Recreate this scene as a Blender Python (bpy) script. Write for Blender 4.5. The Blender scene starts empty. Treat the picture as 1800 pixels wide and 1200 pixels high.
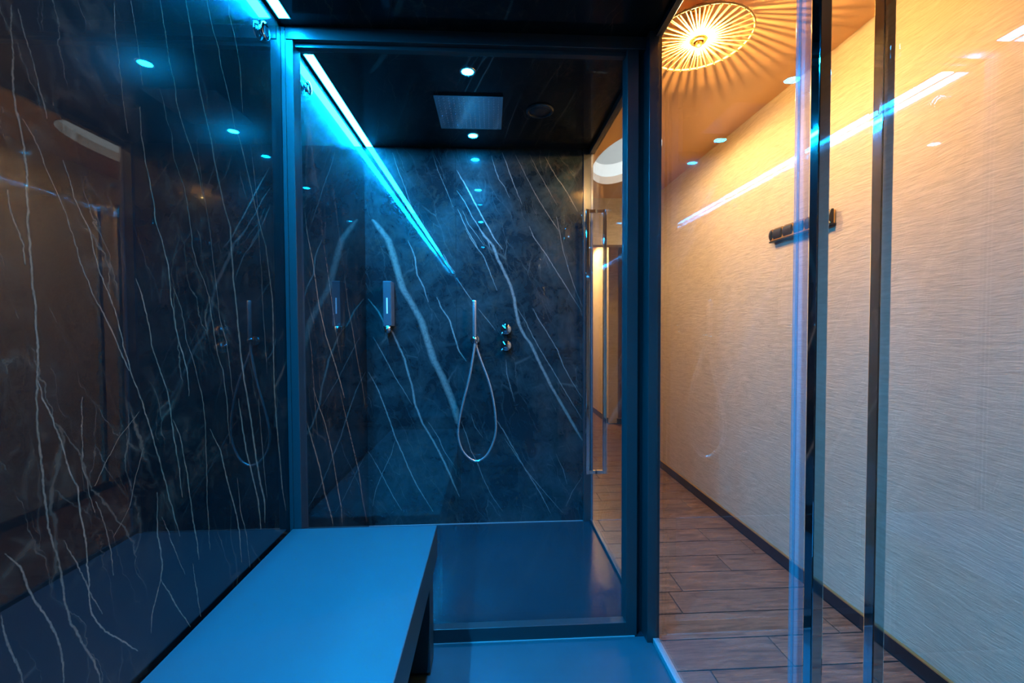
import bpy, bmesh, math, random
from mathutils import Vector, Matrix

S = bpy.context.scene
COL = S.collection
random.seed(7)

# ------------------------------------------------------------------ camera
cam_d = bpy.data.cameras.new('camera')
cam_d.sensor_width = 36.0
cam_d.lens = 36.0 * 750.0 / 1800.0
cam_d.clip_start = 0.02
cam = bpy.data.objects.new('camera', cam_d)
COL.objects.link(cam)


def cam_rot(yaw, pitch, roll):
    cy, sy, cp, sp = math.cos(yaw), math.sin(yaw), math.cos(pitch), math.sin(pitch)
    f = Vector((sy * cp, cy * cp, -sp))
    r = Vector((cy, -sy, 0.0))
    d = f.cross(r)
    cr, sr = math.cos(roll), math.sin(roll)
    r2 = cr * r + sr * d
    d2 = -sr * r + cr * d
    m = Matrix((r2, -d2, -f)).transposed()
    return m


cam.matrix_world = Matrix.Translation((0, 0, 1.2)) @ cam_rot(math.radians(2.88), math.radians(1.566), math.radians(.258)).to_4x4()
S.camera = cam

# ------------------------------------------------------------------ light levels, exposure, world
S.view_settings.view_transform = 'Standard'
S.view_settings.look = 'None'
S.view_settings.gamma = 1.0
S.view_settings.use_curve_mapping = False
S.view_settings.exposure = 0.0
STRIP = (1.1, 215.0, 585.0)       # blue LED strips, radiance
SPOT = (1.5, 390.0, 1050.0)        # blue ceiling spots, radiance of their lenses
SPOT_W = 85.0                     # beam of each spot
BULB = (1.0, 0.57, 0.20)         # warm lamp colour
BULB_L = 43000.0
FAR_W = 190.0
MID_W = 90.0  # unseen downlight added to brighten the corridor
w = bpy.data.worlds.new('world')
S.world = w
w.use_nodes = True
w.node_tree.nodes['Background'].inputs[0].default_value = (0.03, 0.03, 0.035, 1)
w.node_tree.nodes['Background'].inputs[1].default_value = 0.3
try:
    S.cycles.max_bounces = 10
    S.cycles.diffuse_bounces = 4
    S.cycles.glossy_bounces = 6
    S.cycles.transmission_bounces = 6
    S.cycles.transparent_max_bounces = 24
    S.cycles.sample_clamp_indirect = 40.0
    S.cycles.caustics_reflective = False
    S.cycles.caustics_refractive = False
except Exception:
    pass

# ------------------------------------------------------------------ vein tables (height, position along wall, half width)
VL=[
(0.8,[(1.536,1.1349,0.0012),(1.588,1.1197,0.0021),(1.644,1.0952,0.002),(1.682,1.0694,0.0019),(1.733,1.0472,0.0018),(1.771,1.0449,0.0018),(1.816,1.0272,0.0018),(1.873,1.0173,0.0017),(1.946,1.0033,0.0009)]),
(0.8,[(0.58,1.395,0.0028),(0.657,1.3944,0.0051),(0.718,1.373,0.0049),(0.808,1.3502,0.0048),(0.922,1.3294,0.0046),(0.998,1.3109,0.0045),(1.069,1.2929,0.0043),(1.141,1.2813,0.0042),(1.224,1.2704,0.0042),(1.279,1.2641,0.0041),(1.353,1.2533,0.004),(1.427,1.2481,0.004),(1.49,1.2452,0.004),(1.536,1.2211,0.0038),(1.584,1.2055,0.0037),(1.641,1.1837,0.0036),(1.708,1.1677,0.0035),(1.769,1.1433,0.0033),(1.797,1.1336,0.0032),(1.866,1.1153,0.0031),(1.929,1.1054,0.0031),(2.008,1.0848,0.0016)]),
(0.6,[(1.774,1.2798,0.0012),(1.82,1.2653,0.0022),(1.877,1.2413,0.0021),(1.925,1.218,0.002),(1.96,1.212,0.002),(2.002,1.1852,0.0019),(2.068,1.1629,0.001)]),
(0.5,[(1.842,1.3191,0.0013),(1.895,1.3152,0.0024),(1.974,1.3096,0.0023),(2.041,1.287,0.0022),(2.087,1.262,0.0022),(2.128,1.2609,0.0012)]),
(0.8,[(0.557,1.5357,0.0025),(0.652,1.5105,0.0044),(0.763,1.4988,0.0043),(0.908,1.477,0.0042),(1.017,1.4699,0.0041),(1.101,1.4694,0.0041),(1.227,1.4705,0.0041),(1.304,1.4698,0.0041),(1.396,1.4513,0.004),(1.474,1.4329,0.0039),(1.56,1.3887,0.0036),(1.627,1.3592,0.0035),(1.667,1.3422,0.0034),(1.706,1.3227,0.0033),(1.753,1.3042,0.0032),(1.784,1.2829,0.0017)]),
(0.6,[(0.881,1.22,0.0011),(0.987,1.2136,0.002),(1.026,1.2074,0.002),(1.09,1.1972,0.002),(1.142,1.1749,0.0019),(1.188,1.1648,0.0019),(1.237,1.1551,0.0018),(1.291,1.1458,0.0018),(1.323,1.1315,0.0017),(1.363,1.1054,0.0017),(1.408,1.0887,0.0016),(1.435,1.0877,0.0016),(1.475,1.0812,0.0016),(1.539,1.0681,0.0015),(1.556,1.0593,0.0015),(1.575,1.047,0.0015),(1.6,1.0336,0.0014),(1.656,1.0302,0.0014),(1.674,1.0154,0.0014),(1.705,1.0114,0.0014),(1.742,0.9946,0.0009)]),
(0.8,[(1.038,1.0656,0.0011),(1.111,1.0586,0.0019),(1.153,1.045,0.0019),(1.199,1.0283,0.0018),(1.242,1.0209,0.0018),(1.281,1.0135,0.0017),(1.306,1.0127,0.0017),(1.341,1.0105,0.0017),(1.378,0.9999,0.0017),(1.408,0.9894,0.0016),(1.438,0.9744,0.0016),(1.478,0.971,0.0016),(1.517,0.9631,0.0016),(1.537,0.9577,0.0015),(1.568,0.9512,0.0015),(1.608,0.9423,0.0015),(1.67,0.943,0.0009)]),
(0.6,[(0.628,1.1262,0.0009),(0.685,1.1238,0.0015),(0.773,1.1203,0.0015),(0.846,1.1208,0.0015),(0.908,1.1208,0.0015),(0.968,1.1208,0.0015),(1.03,1.1123,0.0015),(1.071,1.1011,0.0015),(1.129,1.0828,0.0014),(1.176,1.0609,0.0013),(1.23,1.0533,0.0013),(1.269,1.0398,0.0013),(1.307,1.0197,0.0009)]),
(0.8,[(0.802,1.0343,0.001),(0.877,1.026,0.0018),(0.936,1.0154,0.0018),(1.004,1.0055,0.0017),(1.048,1.0002,0.0017),(1.089,0.9864,0.0017),(1.132,0.97,0.0016),(1.166,0.9555,0.0015),(1.203,0.9522,0.0015),(1.243,0.943,0.0015),(1.282,0.9296,0.0015),(1.316,0.9165,0.0009)]),
(0.8,[(0.625,1.0851,0.0011),(0.683,1.0789,0.002),(0.76,1.0636,0.0019),(0.858,1.0515,0.0019),(0.953,1.0323,0.0018),(1.004,1.0073,0.001)]),
(0.65,[(0.54,0.8158,0.0014),(0.591,0.8038,0.0025),(0.647,0.7827,0.0023),(0.695,0.7626,0.0022),(0.752,0.7517,0.0021),(0.791,0.7491,0.0021),(0.826,0.7427,0.0021),(0.88,0.7306,0.002),(0.929,0.7269,0.002),(0.977,0.7249,0.002),(1.017,0.721,0.0019),(1.055,0.7188,0.0019),(1.094,0.7192,0.0019),(1.114,0.7216,0.0019),(1.139,0.7233,0.0019),(1.173,0.7235,0.0019),(1.2,0.7235,0.0019),(1.239,0.7223,0.0019),(1.276,0.72,0.0019),(1.311,0.7187,0.0019),(1.356,0.716,0.0019),(1.409,0.7169,0.0019),(1.424,0.7166,0.0019),(1.469,0.7164,0.0019),(1.505,0.7126,0.0019),(1.537,0.7056,0.0018),(1.592,0.7012,0.0018),(1.707,0.7034,0.001)]),
(0.55,[(1.299,0.7124,0.0009),(1.312,0.7088,0.0012),(1.339,0.7072,0.0012),(1.363,0.7,0.0012),(1.387,0.6906,0.0012),(1.415,0.6877,0.0009)]),
(0.45,[(1.546,0.7517,0.0009),(1.569,0.7471,0.0014),(1.593,0.7408,0.0013),(1.623,0.7349,0.0013),(1.667,0.7204,0.0013),(1.707,0.7112,0.0009)]),
(0.6,[(1.115,0.9013,0.0009),(1.131,0.8896,0.0016),(1.169,0.8752,0.0015),(1.2,0.8598,0.0015),(1.238,0.8406,0.0014),(1.263,0.8264,0.0014),(1.295,0.812,0.0013),(1.318,0.802,0.0013),(1.341,0.7964,0.0013),(1.365,0.79,0.0012),(1.393,0.7809,0.0012),(1.425,0.7673,0.0012),(1.465,0.7482,0.0011),(1.492,0.7375,0.0011),(1.513,0.7295,0.001),(1.538,0.7081,0.0009)]),
(0.75,[(0.716,1.0239,0.0011),(0.767,1.0094,0.0019),(0.835,0.9909,0.0018),(0.905,0.9718,0.0018),(0.979,0.949,0.0017),(1.057,0.9247,0.0016),(1.086,0.9128,0.0015),(1.119,0.9,0.0015),(1.161,0.888,0.0015),(1.206,0.8765,0.0014),(1.247,0.8652,0.0014),(1.282,0.8504,0.0013),(1.319,0.8352,0.0013),(1.356,0.8251,0.0012),(1.386,0.8194,0.0012),(1.41,0.8051,0.0012),(1.435,0.7934,0.0011),(1.469,0.7834,0.0011),(1.497,0.7745,0.0009)]),
(0.95,[(0.537,0.9024,0.0012),(0.574,0.8745,0.0021),(0.639,0.8239,0.0018),(0.687,0.7992,0.0017),(0.727,0.7973,0.0017),(0.772,0.7966,0.0017),(0.826,0.7929,0.0017),(0.872,0.786,0.0017),(0.925,0.7815,0.0016),(0.963,0.7675,0.0016),(0.997,0.7608,0.0015),(1.033,0.7495,0.0015),(1.063,0.7412,0.0015),(1.092,0.7287,0.0014),(1.13,0.7221,0.0009)]),
(0.6,[(0.864,0.813,0.0009),(0.926,0.8006,0.0011),(0.963,0.7922,0.0011),(1.091,0.7955,0.0009)]),
(0.6,[(0.725,0.8462,0.0009),(0.763,0.845,0.0011),(0.823,0.8361,0.0011),(0.894,0.814,0.0009)]),
(0.6,[(0.916,0.8148,0.0009),(0.949,0.8344,0.0011),(0.991,0.8665,0.0011),(1.036,0.9197,0.0009)]),
(0.6,[(0.8,0.845,0.0009),(0.849,0.8894,0.0011),(0.902,0.9037,0.0011),(0.96,0.9287,0.0009)]),
(0.7,[(0.666,0.8248,0.0009),(0.739,0.7944,0.0015),(0.775,0.7828,0.0014),(0.848,0.7549,0.0009)]),
(0.8,[(0.598,0.7475,0.0012),(0.649,0.7463,0.0021),(0.692,0.7382,0.0021),(0.74,0.7206,0.002),(0.788,0.7007,0.0018),(0.842,0.6853,0.0018),(0.875,0.6641,0.0009)]),
(0.7,[(0.65,0.6863,0.0011),(0.686,0.6802,0.0019),(0.724,0.669,0.0019),(0.786,0.6583,0.001)]),
(0.85,[(0.555,0.9327,0.001),(0.595,0.9356,0.0018),(0.655,0.963,0.0019),(0.687,0.9674,0.0019),(0.718,0.9652,0.0019),(0.754,0.9568,0.0019),(0.856,0.9588,0.001)]),
(0.95,[(0.485,1.0498,0.0013),(0.587,0.996,0.0021),(0.655,0.963,0.0011)]),
(0.7,[(0.616,1.039,0.0009),(0.696,1.0069,0.0014),(0.797,0.968,0.0009)]),
(0.8,[(0.479,1.0882,0.0011),(0.554,1.0743,0.002),(0.642,1.0613,0.0011)]),
(0.9,[(0.52,1.2637,0.0015),(0.622,1.2563,0.0028),(0.699,1.2371,0.0027),(0.785,1.2061,0.0025),(0.878,1.1796,0.0024),(0.953,1.1335,0.0012)]),
(0.9,[(0.568,1.3706,0.0022),(0.671,1.358,0.0039),(0.755,1.3292,0.0037),(0.844,1.2991,0.0035),(0.933,1.2792,0.0034),(1.006,1.265,0.0018)]),
(0.7,[(0.482,1.3065,0.0012),(0.598,1.2899,0.002),(0.674,1.2638,0.0019),(0.782,1.2511,0.001)]),
(0.6,[(0.648,1.4116,0.0013),(0.746,1.3979,0.0024),(0.878,1.3825,0.0023),(0.989,1.3701,0.0013)]),
(0.5,[(1.01,1.2379,0.0009),(1.091,1.2304,0.0017),(1.171,1.2153,0.0017),(1.233,1.1878,0.0016),(1.324,1.1768,0.0015),(1.397,1.1655,0.0015),(1.469,1.1545,0.0015),(1.524,1.1432,0.0014),(1.604,1.1245,0.0014),(1.684,1.1128,0.0009)]),
(0.5,[(1.054,1.4273,0.0012),(1.166,1.4175,0.0021),(1.276,1.4079,0.0021),(1.384,1.4053,0.002),(1.49,1.3926,0.002),(1.609,1.3873,0.002),(1.695,1.3712,0.0019),(1.775,1.3555,0.001)]),
(0.45,[(1.593,0.9095,0.0009),(1.656,0.901,0.0009),(1.719,0.894,0.0009),(1.78,0.8871,0.0009),(1.844,0.8855,0.0009)]),
(0.45,[(1.717,0.949,0.0009),(1.761,0.9447,0.0009),(1.825,0.9355,0.0009),(1.875,0.926,0.0009)]),
]
VR=[
(0.9,[(0.862,2.1592,0.0055),(0.964,2.0913,0.0093),(1.062,2.0207,0.0086),(1.177,1.9293,0.0079),(1.316,1.8537,0.0072),(1.483,1.8025,0.0068),(1.588,1.7523,0.0064),(1.714,1.7211,0.0034)]),
(0.9,[(0.299,1.9804,0.0046),(0.352,1.9615,0.0082),(0.488,1.887,0.0076),(0.62,1.8365,0.0072),(0.74,1.7717,0.0066),(0.861,1.7067,0.0034)]),
(0.9,[(0.244,2.099,0.0039),(0.341,2.0873,0.007),(0.489,2.0324,0.0066),(0.652,1.9744,0.0062),(0.798,1.9002,0.0057),(0.885,1.8356,0.0053),(0.97,1.7812,0.0028)]),
(0.9,[(0.082,2.5048,0.0056),(0.255,2.4241,0.0095),(0.422,2.3693,0.009),(0.58,2.2789,0.0083),(0.709,2.2034,0.0078),(0.9,2.0963,0.0038)]),
(0.7,[(0.738,2.5132,0.004),(0.889,2.4539,0.007),(1.063,2.3588,0.0064),(1.202,2.2979,0.0061),(1.319,2.2309,0.0057),(1.486,2.1787,0.003)]),
(0.6,[(1.036,2.1181,0.0026),(1.202,2.0487,0.0044),(1.359,1.998,0.0042),(1.482,1.9556,0.004),(1.645,1.8981,0.0021)]),
(0.5,[(0.722,1.8288,0.0016),(0.823,1.8094,0.0029),(0.968,1.7924,0.0028),(1.11,1.7759,0.0028),(1.248,1.7383,0.0015)]),
(0.5,[(1.784,1.8733,0.0017),(1.888,1.8307,0.0029),(1.991,1.8013,0.0028),(2.068,1.772,0.0015)]),
(0.5,[(1.487,2.1871,0.0023),(1.644,2.1212,0.0039),(1.794,2.0745,0.0038),(1.93,2.0087,0.0019)]),
]
VB=[
(0.62,[(0.639,-0.2006,0.0121),(0.725,-0.2135,0.0219),(0.793,-0.2365,0.0219),(0.862,-0.2629,0.0219),(0.94,-0.2958,0.0218),(1.025,-0.3386,0.0218),(1.133,-0.371,0.0217),(1.261,-0.4097,0.0216),(1.352,-0.4586,0.0216),(1.452,-0.5171,0.0215),(1.595,-0.5551,0.0214),(1.728,-0.593,0.0214),(1.794,-0.6415,0.0213),(1.849,-0.6833,0.0117)]),
(0.8,[(1.362,-0.3654,0.0027),(1.452,-0.3911,0.005),(1.529,-0.4302,0.005),(1.636,-0.4423,0.005),(1.728,-0.481,0.0027)]),
(0.85,[(1.013,-0.1438,0.0028),(1.075,-0.1871,0.005),(1.149,-0.21,0.005),(1.261,-0.2427,0.005),(1.335,-0.2922,0.005),(1.402,-0.3183,0.0028)]),
(0.8,[(1.536,-0.2036,0.0024),(1.58,-0.24,0.0043),(1.653,-0.276,0.0024)]),
(0.75,[(1.429,0.0414,0.0019),(1.553,-0.0052,0.0034),(1.637,-0.0384,0.0034),(1.714,-0.0984,0.0034),(1.804,-0.1479,0.0018)]),
(0.75,[(0.527,0.554,0.0058),(0.611,0.5053,0.0104),(0.751,0.4257,0.0104),(0.872,0.3568,0.0103),(0.989,0.2986,0.0103),(1.116,0.2407,0.0103),(1.164,0.2033,0.0102),(1.232,0.1695,0.0102),(1.327,0.1494,0.0102),(1.385,0.1429,0.0102),(1.469,0.1195,0.0102),(1.554,0.0792,0.0102),(1.621,0.0458,0.0101),(1.698,0.0192,0.0101),(1.755,-0.0309,0.0101),(1.804,-0.0642,0.0055)]),
(0.7,[(0.652,0.554,0.0019),(0.76,0.488,0.0035),(0.878,0.4189,0.0035),(0.982,0.3571,0.0034),(1.078,0.2989,0.0034),(1.157,0.2546,0.0034),(1.242,0.2138,0.0034),(1.327,0.163,0.0019)]),
(0.75,[(0.783,0.554,0.0019),(0.888,0.4881,0.0035),(0.984,0.4363,0.0035),(1.077,0.402,0.0034),(1.18,0.3403,0.0034),(1.259,0.2891,0.0034),(1.327,0.2551,0.0019)]),
(0.7,[(1.299,0.554,0.0019),(1.402,0.4885,0.0034),(1.487,0.437,0.0034),(1.554,0.3925,0.0034),(1.649,0.3345,0.0034),(1.756,0.2564,0.0034),(1.82,0.2329,0.0019)]),
(0.65,[(1.903,0.5265,0.0019),(1.954,0.4957,0.0034),(2.011,0.4649,0.0034),(2.077,0.4206,0.0034),(2.12,0.3866,0.0034),(2.17,0.3595,0.0034),(2.226,0.3291,0.0019)]),
(0.6,[(1.333,0.554,0.0015),(1.453,0.5057,0.0028),(1.588,0.4611,0.0027),(1.673,0.4372,0.0027),(1.808,0.41,0.0027),(1.875,0.3964,0.0015)]),
(0.8,[(1.365,-0.1008,0.0019),(1.435,-0.1507,0.0034),(1.509,-0.1971,0.0018)]),
(0.7,[(1.192,0.0333,0.0019),(1.267,-0.0238,0.0034),(1.328,-0.0741,0.0019)]),
(0.85,[(0.196,-0.1906,0.0037),(0.342,-0.2504,0.0068),(0.453,-0.3002,0.0067),(0.55,-0.3498,0.0067),(0.653,-0.4092,0.0067),(0.769,-0.4515,0.0067),(0.864,-0.4639,0.0067),(0.952,-0.4896,0.0067),(1.033,-0.5086,0.0066),(1.114,-0.5442,0.0066),(1.185,-0.5732,0.0066),(1.235,-0.6189,0.0066),(1.312,-0.6575,0.0066),(1.386,-0.7157,0.0036)]),
(0.85,[(0.111,-0.3472,0.0022),(0.233,-0.4202,0.004),(0.313,-0.4631,0.004),(0.389,-0.4958,0.004),(0.474,-0.5283,0.004),(0.553,-0.5641,0.004),(0.646,-0.593,0.004),(0.741,-0.625,0.004),(0.849,-0.6635,0.004),(0.961,-0.7215,0.0022)]),
(0.75,[(0.122,-0.5323,0.0017),(0.22,-0.5881,0.003),(0.306,-0.6305,0.003),(0.403,-0.6792,0.003),(0.488,-0.7279,0.0016)]),
(0.7,[(0.756,-0.465,0.0017),(0.841,-0.5141,0.003),(0.909,-0.5566,0.003),(1.017,-0.6117,0.003),(1.111,-0.6601,0.003),(1.169,-0.6923,0.0016)]),
(0.6,[(0.154,-0.7057,0.0014),(0.249,-0.6878,0.0025),(0.351,-0.6466,0.0025),(0.459,-0.5952,0.0025),(0.553,-0.5674,0.0014)]),
(0.75,[(0.383,-0.2162,0.0017),(0.47,-0.2764,0.003),(0.566,-0.316,0.003),(0.659,-0.3756,0.0017)]),
(0.7,[(0.1,0.0719,0.0015),(0.198,0.0038,0.0027),(0.303,-0.0468,0.0027),(0.397,-0.0803,0.0027),(0.484,-0.1239,0.0027),(0.57,-0.147,0.0027),(0.656,-0.1802,0.0015)]),
(0.75,[(0.085,0.3587,0.0021),(0.209,0.2965,0.0038),(0.35,0.2106,0.0038),(0.472,0.1423,0.0038),(0.583,0.0812,0.0038),(0.687,0.0169,0.0021)]),
(0.7,[(0.083,0.4352,0.0017),(0.226,0.3139,0.0031),(0.321,0.2347,0.0031),(0.444,0.1491,0.0031),(0.549,0.081,0.0017)]),
(0.6,[(0.257,0.4598,0.0015),(0.352,0.4356,0.0028),(0.45,0.3906,0.0015)]),
(0.6,[(0.125,0.4527,0.0015),(0.211,0.4877,0.0028),(0.307,0.554,0.0015)]),
(0.6,[(0.551,-0.0452,0.0014),(0.621,-0.0958,0.0025),(0.707,-0.1223,0.0014)]),
(0.6,[(0.765,0.1436,0.0017),(0.857,0.1167,0.0031),(0.936,0.0966,0.0031),(1.028,0.0902,0.0017)]),
(0.95,[(1.678,0.0731,0.0028),(1.745,0.0229,0.0051),(1.798,-0.0038,0.005),(1.855,-0.037,0.005),(1.928,-0.0768,0.005),(1.994,-0.1098,0.005),(2.07,-0.1526,0.005),(2.145,-0.1953,0.0027)]),
(0.8,[(1.681,0.0023,0.0019),(1.731,-0.0143,0.0034),(1.778,-0.0476,0.0034),(1.828,-0.0775,0.0034),(1.881,-0.1106,0.0033),(1.954,-0.1468,0.0033),(2.026,-0.1963,0.0018)]),
(0.8,[(1.664,-0.0618,0.0018),(1.731,-0.0982,0.0034),(1.787,-0.1313,0.0033),(1.854,-0.1643,0.0033),(1.92,-0.1905,0.0018)]),
(0.7,[(1.694,-0.0313,0.0015),(1.761,-0.0779,0.0027),(1.827,-0.1277,0.0027),(1.904,-0.1606,0.0015)]),
(0.7,[(1.98,0.1185,0.0015),(2.046,0.0885,0.0027),(2.089,0.055,0.0027),(2.132,0.0385,0.0027),(2.231,0.0089,0.0015)]),
(0.75,[(1.941,0.1926,0.0017),(2.047,0.1491,0.003),(2.117,0.1225,0.003),(2.18,0.0992,0.003),(2.252,0.0727,0.0017)]),
(0.6,[(1.774,0.4202,0.0015),(1.841,0.3759,0.0027),(1.902,0.3351,0.0027),(1.952,0.3012,0.0027),(2.042,0.2506,0.0027),(2.141,0.2002,0.0027),(2.24,0.15,0.0015)]),
(0.55,[(1.818,-0.4205,0.0013),(1.934,-0.4622,0.0023),(2.033,-0.4941,0.0023),(2.131,-0.5324,0.0023),(2.235,-0.5639,0.0013)]),
(0.55,[(1.92,-0.2138,0.0013),(2.019,-0.2529,0.0023),(2.134,-0.3016,0.0023),(2.232,-0.3338,0.0013)]),
(0.55,[(1.936,0.4034,0.0013),(2.043,0.3422,0.0024),(2.142,0.2848,0.0024),(2.242,0.2343,0.0013)]),
]

# ------------------------------------------------------------------ dimensions (metres)
XL, XG, XW = -.728, .607, 1.48          # stone wall, glass front, corridor wall
YF, YB = 1.566, 2.547                   # partition frame, stone back wall
Y0 = -.75                               # cabin wall behind the viewer
ZF, ZC = .035, 2.268                    # cabin floor and ceiling
ZK = 2.397                              # corridor ceiling
YE = 6.5


# ------------------------------------------------------------------ node helpers
def mat(name):
    m = bpy.data.materials.new(name)
    m.use_nodes = True
    nt = m.node_tree
    return m, nt, nt.nodes['Principled BSDF'], nt.nodes['Material Output']


def N(nt, t, **kw):
    n = nt.nodes.new(t)
    for k, v in kw.items():
        setattr(n, k, v)
    return n


def math_n(nt, op, a, b=None, clamp=False):
    n = N(nt, 'ShaderNodeMath', operation=op, use_clamp=clamp)
    for i, x in enumerate((a, b)):
        if x is None:
            continue
        if isinstance(x, (int, float)):
            n.inputs[i].default_value = x
        else:
            nt.links.new(x, n.inputs[i])
    return n.outputs[0]


def mixc(nt, fac, a, b):
    n = N(nt, 'ShaderNodeMix', data_type='RGBA')
    for i, x in ((0, fac), (6, a), (7, b)):
        if isinstance(x, (int, float)):
            n.inputs[i].default_value = x
        elif isinstance(x, tuple):
            n.inputs[i].default_value = (*x, 1)
        else:
            nt.links.new(x, n.inputs[i])
    return n.outputs[2]


def noise(nt, vec, scale, detail=4, rough=.55, dist=0.0):
    n = N(nt, 'ShaderNodeTexNoise')
    n.inputs['Scale'].default_value = scale
    n.inputs['Detail'].default_value = detail
    n.inputs['Roughness'].default_value = rough
    n.inputs['Distortion'].default_value = dist
    nt.links.new(vec, n.inputs['Vector'])
    return n.outputs['Fac']


def mapr(nt, x, a, b, c=0.0, d=1.0):
    n = N(nt, 'ShaderNodeMapRange', clamp=True)
    nt.links.new(x, n.inputs[0])
    for i, v in enumerate((a, b, c, d)):
        n.inputs[i + 1].default_value = v
    return n.outputs[0]


def mapping(nt, vec, scale=(1, 1, 1), rot=(0, 0, 0), loc=(0, 0, 0)):
    n = N(nt, 'ShaderNodeMapping')
    n.inputs['Scale'].default_value = scale
    n.inputs['Rotation'].default_value = rot
    n.inputs['Location'].default_value = loc
    nt.links.new(vec, n.inputs['Vector'])
    return n.outputs[0]


def bump(nt, bsdf, h, strength, dist=.01):
    n = N(nt, 'ShaderNodeBump')
    n.inputs['Strength'].default_value = strength
    n.inputs['Distance'].default_value = dist
    nt.links.new(h, n.inputs['Height'])
    nt.links.new(n.outputs[0], bsdf.inputs['Normal'])


def simple(name, col, rough=.5, metal=0.0, coat=0.0, spec=.5, var=.12, vscale=18.0):
    m, nt, b, o = mat(name)
    tc = N(nt, 'ShaderNodeTexCoord')
    f = noise(nt, tc.outputs['Object'], vscale, 3)
    c = mixc(nt, f, tuple(x * (1 - var) for x in col), tuple(min(1, x * (1 + var)) for x in col))
    nt.links.new(c, b.inputs['Base Color'])
    b.inputs['Roughness'].default_value = rough
    b.inputs['Metallic'].default_value = metal
    b.inputs['Coat Weight'].default_value = coat
    b.inputs['Coat Roughness'].default_value = .03
    b.inputs['Specular IOR Level'].default_value = spec
    return m


def emitter(name, rgb, k=1.0):
    m, nt, b, o = mat(name)
    e = N(nt, 'ShaderNodeEmission')
    e.inputs[0].default_value = (rgb[0], rgb[1], rgb[2], 1)
    e.inputs[1].default_value = k
    nt.links.new(e.outputs[0], o.inputs[0])
    return m


def glass_mat(name, tint=(.97, .985, .985), gain=1.0):
    """clear pane: straight-through transparency plus mirror reflection by Fresnel"""
    m, nt, b, o = mat(name)
    geo = N(nt, 'ShaderNodeNewGeometry')
    ior = math_n(nt, 'ADD', 1.5, math_n(nt, 'MULTIPLY', geo.outputs['Backfacing'], 1 / 1.5 - 1.5))
    fr = N(nt, 'ShaderNodeFresnel')
    nt.links.new(ior, fr.inputs[0])
    tr = N(nt, 'ShaderNodeBsdfTransparent')
    tr.inputs[0].default_value = (*tint, 1)
    gl = N(nt, 'ShaderNodeBsdfGlossy')
    gl.inputs['Roughness'].default_value = 0.0
    gl.inputs[0].default_value = (1, 1, 1, 1)
    mx = N(nt, 'ShaderNodeMixShader')
    nt.links.new(math_n(nt, 'MULTIPLY', fr.outputs[0], gain, True), mx.inputs[0])
    nt.links.new(tr.outputs[0], mx.inputs[1])
    nt.links.new(gl.outputs[0], mx.inputs[2])
    nt.links.new(mx.outputs[0], o.inputs[0])
    return m


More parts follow.
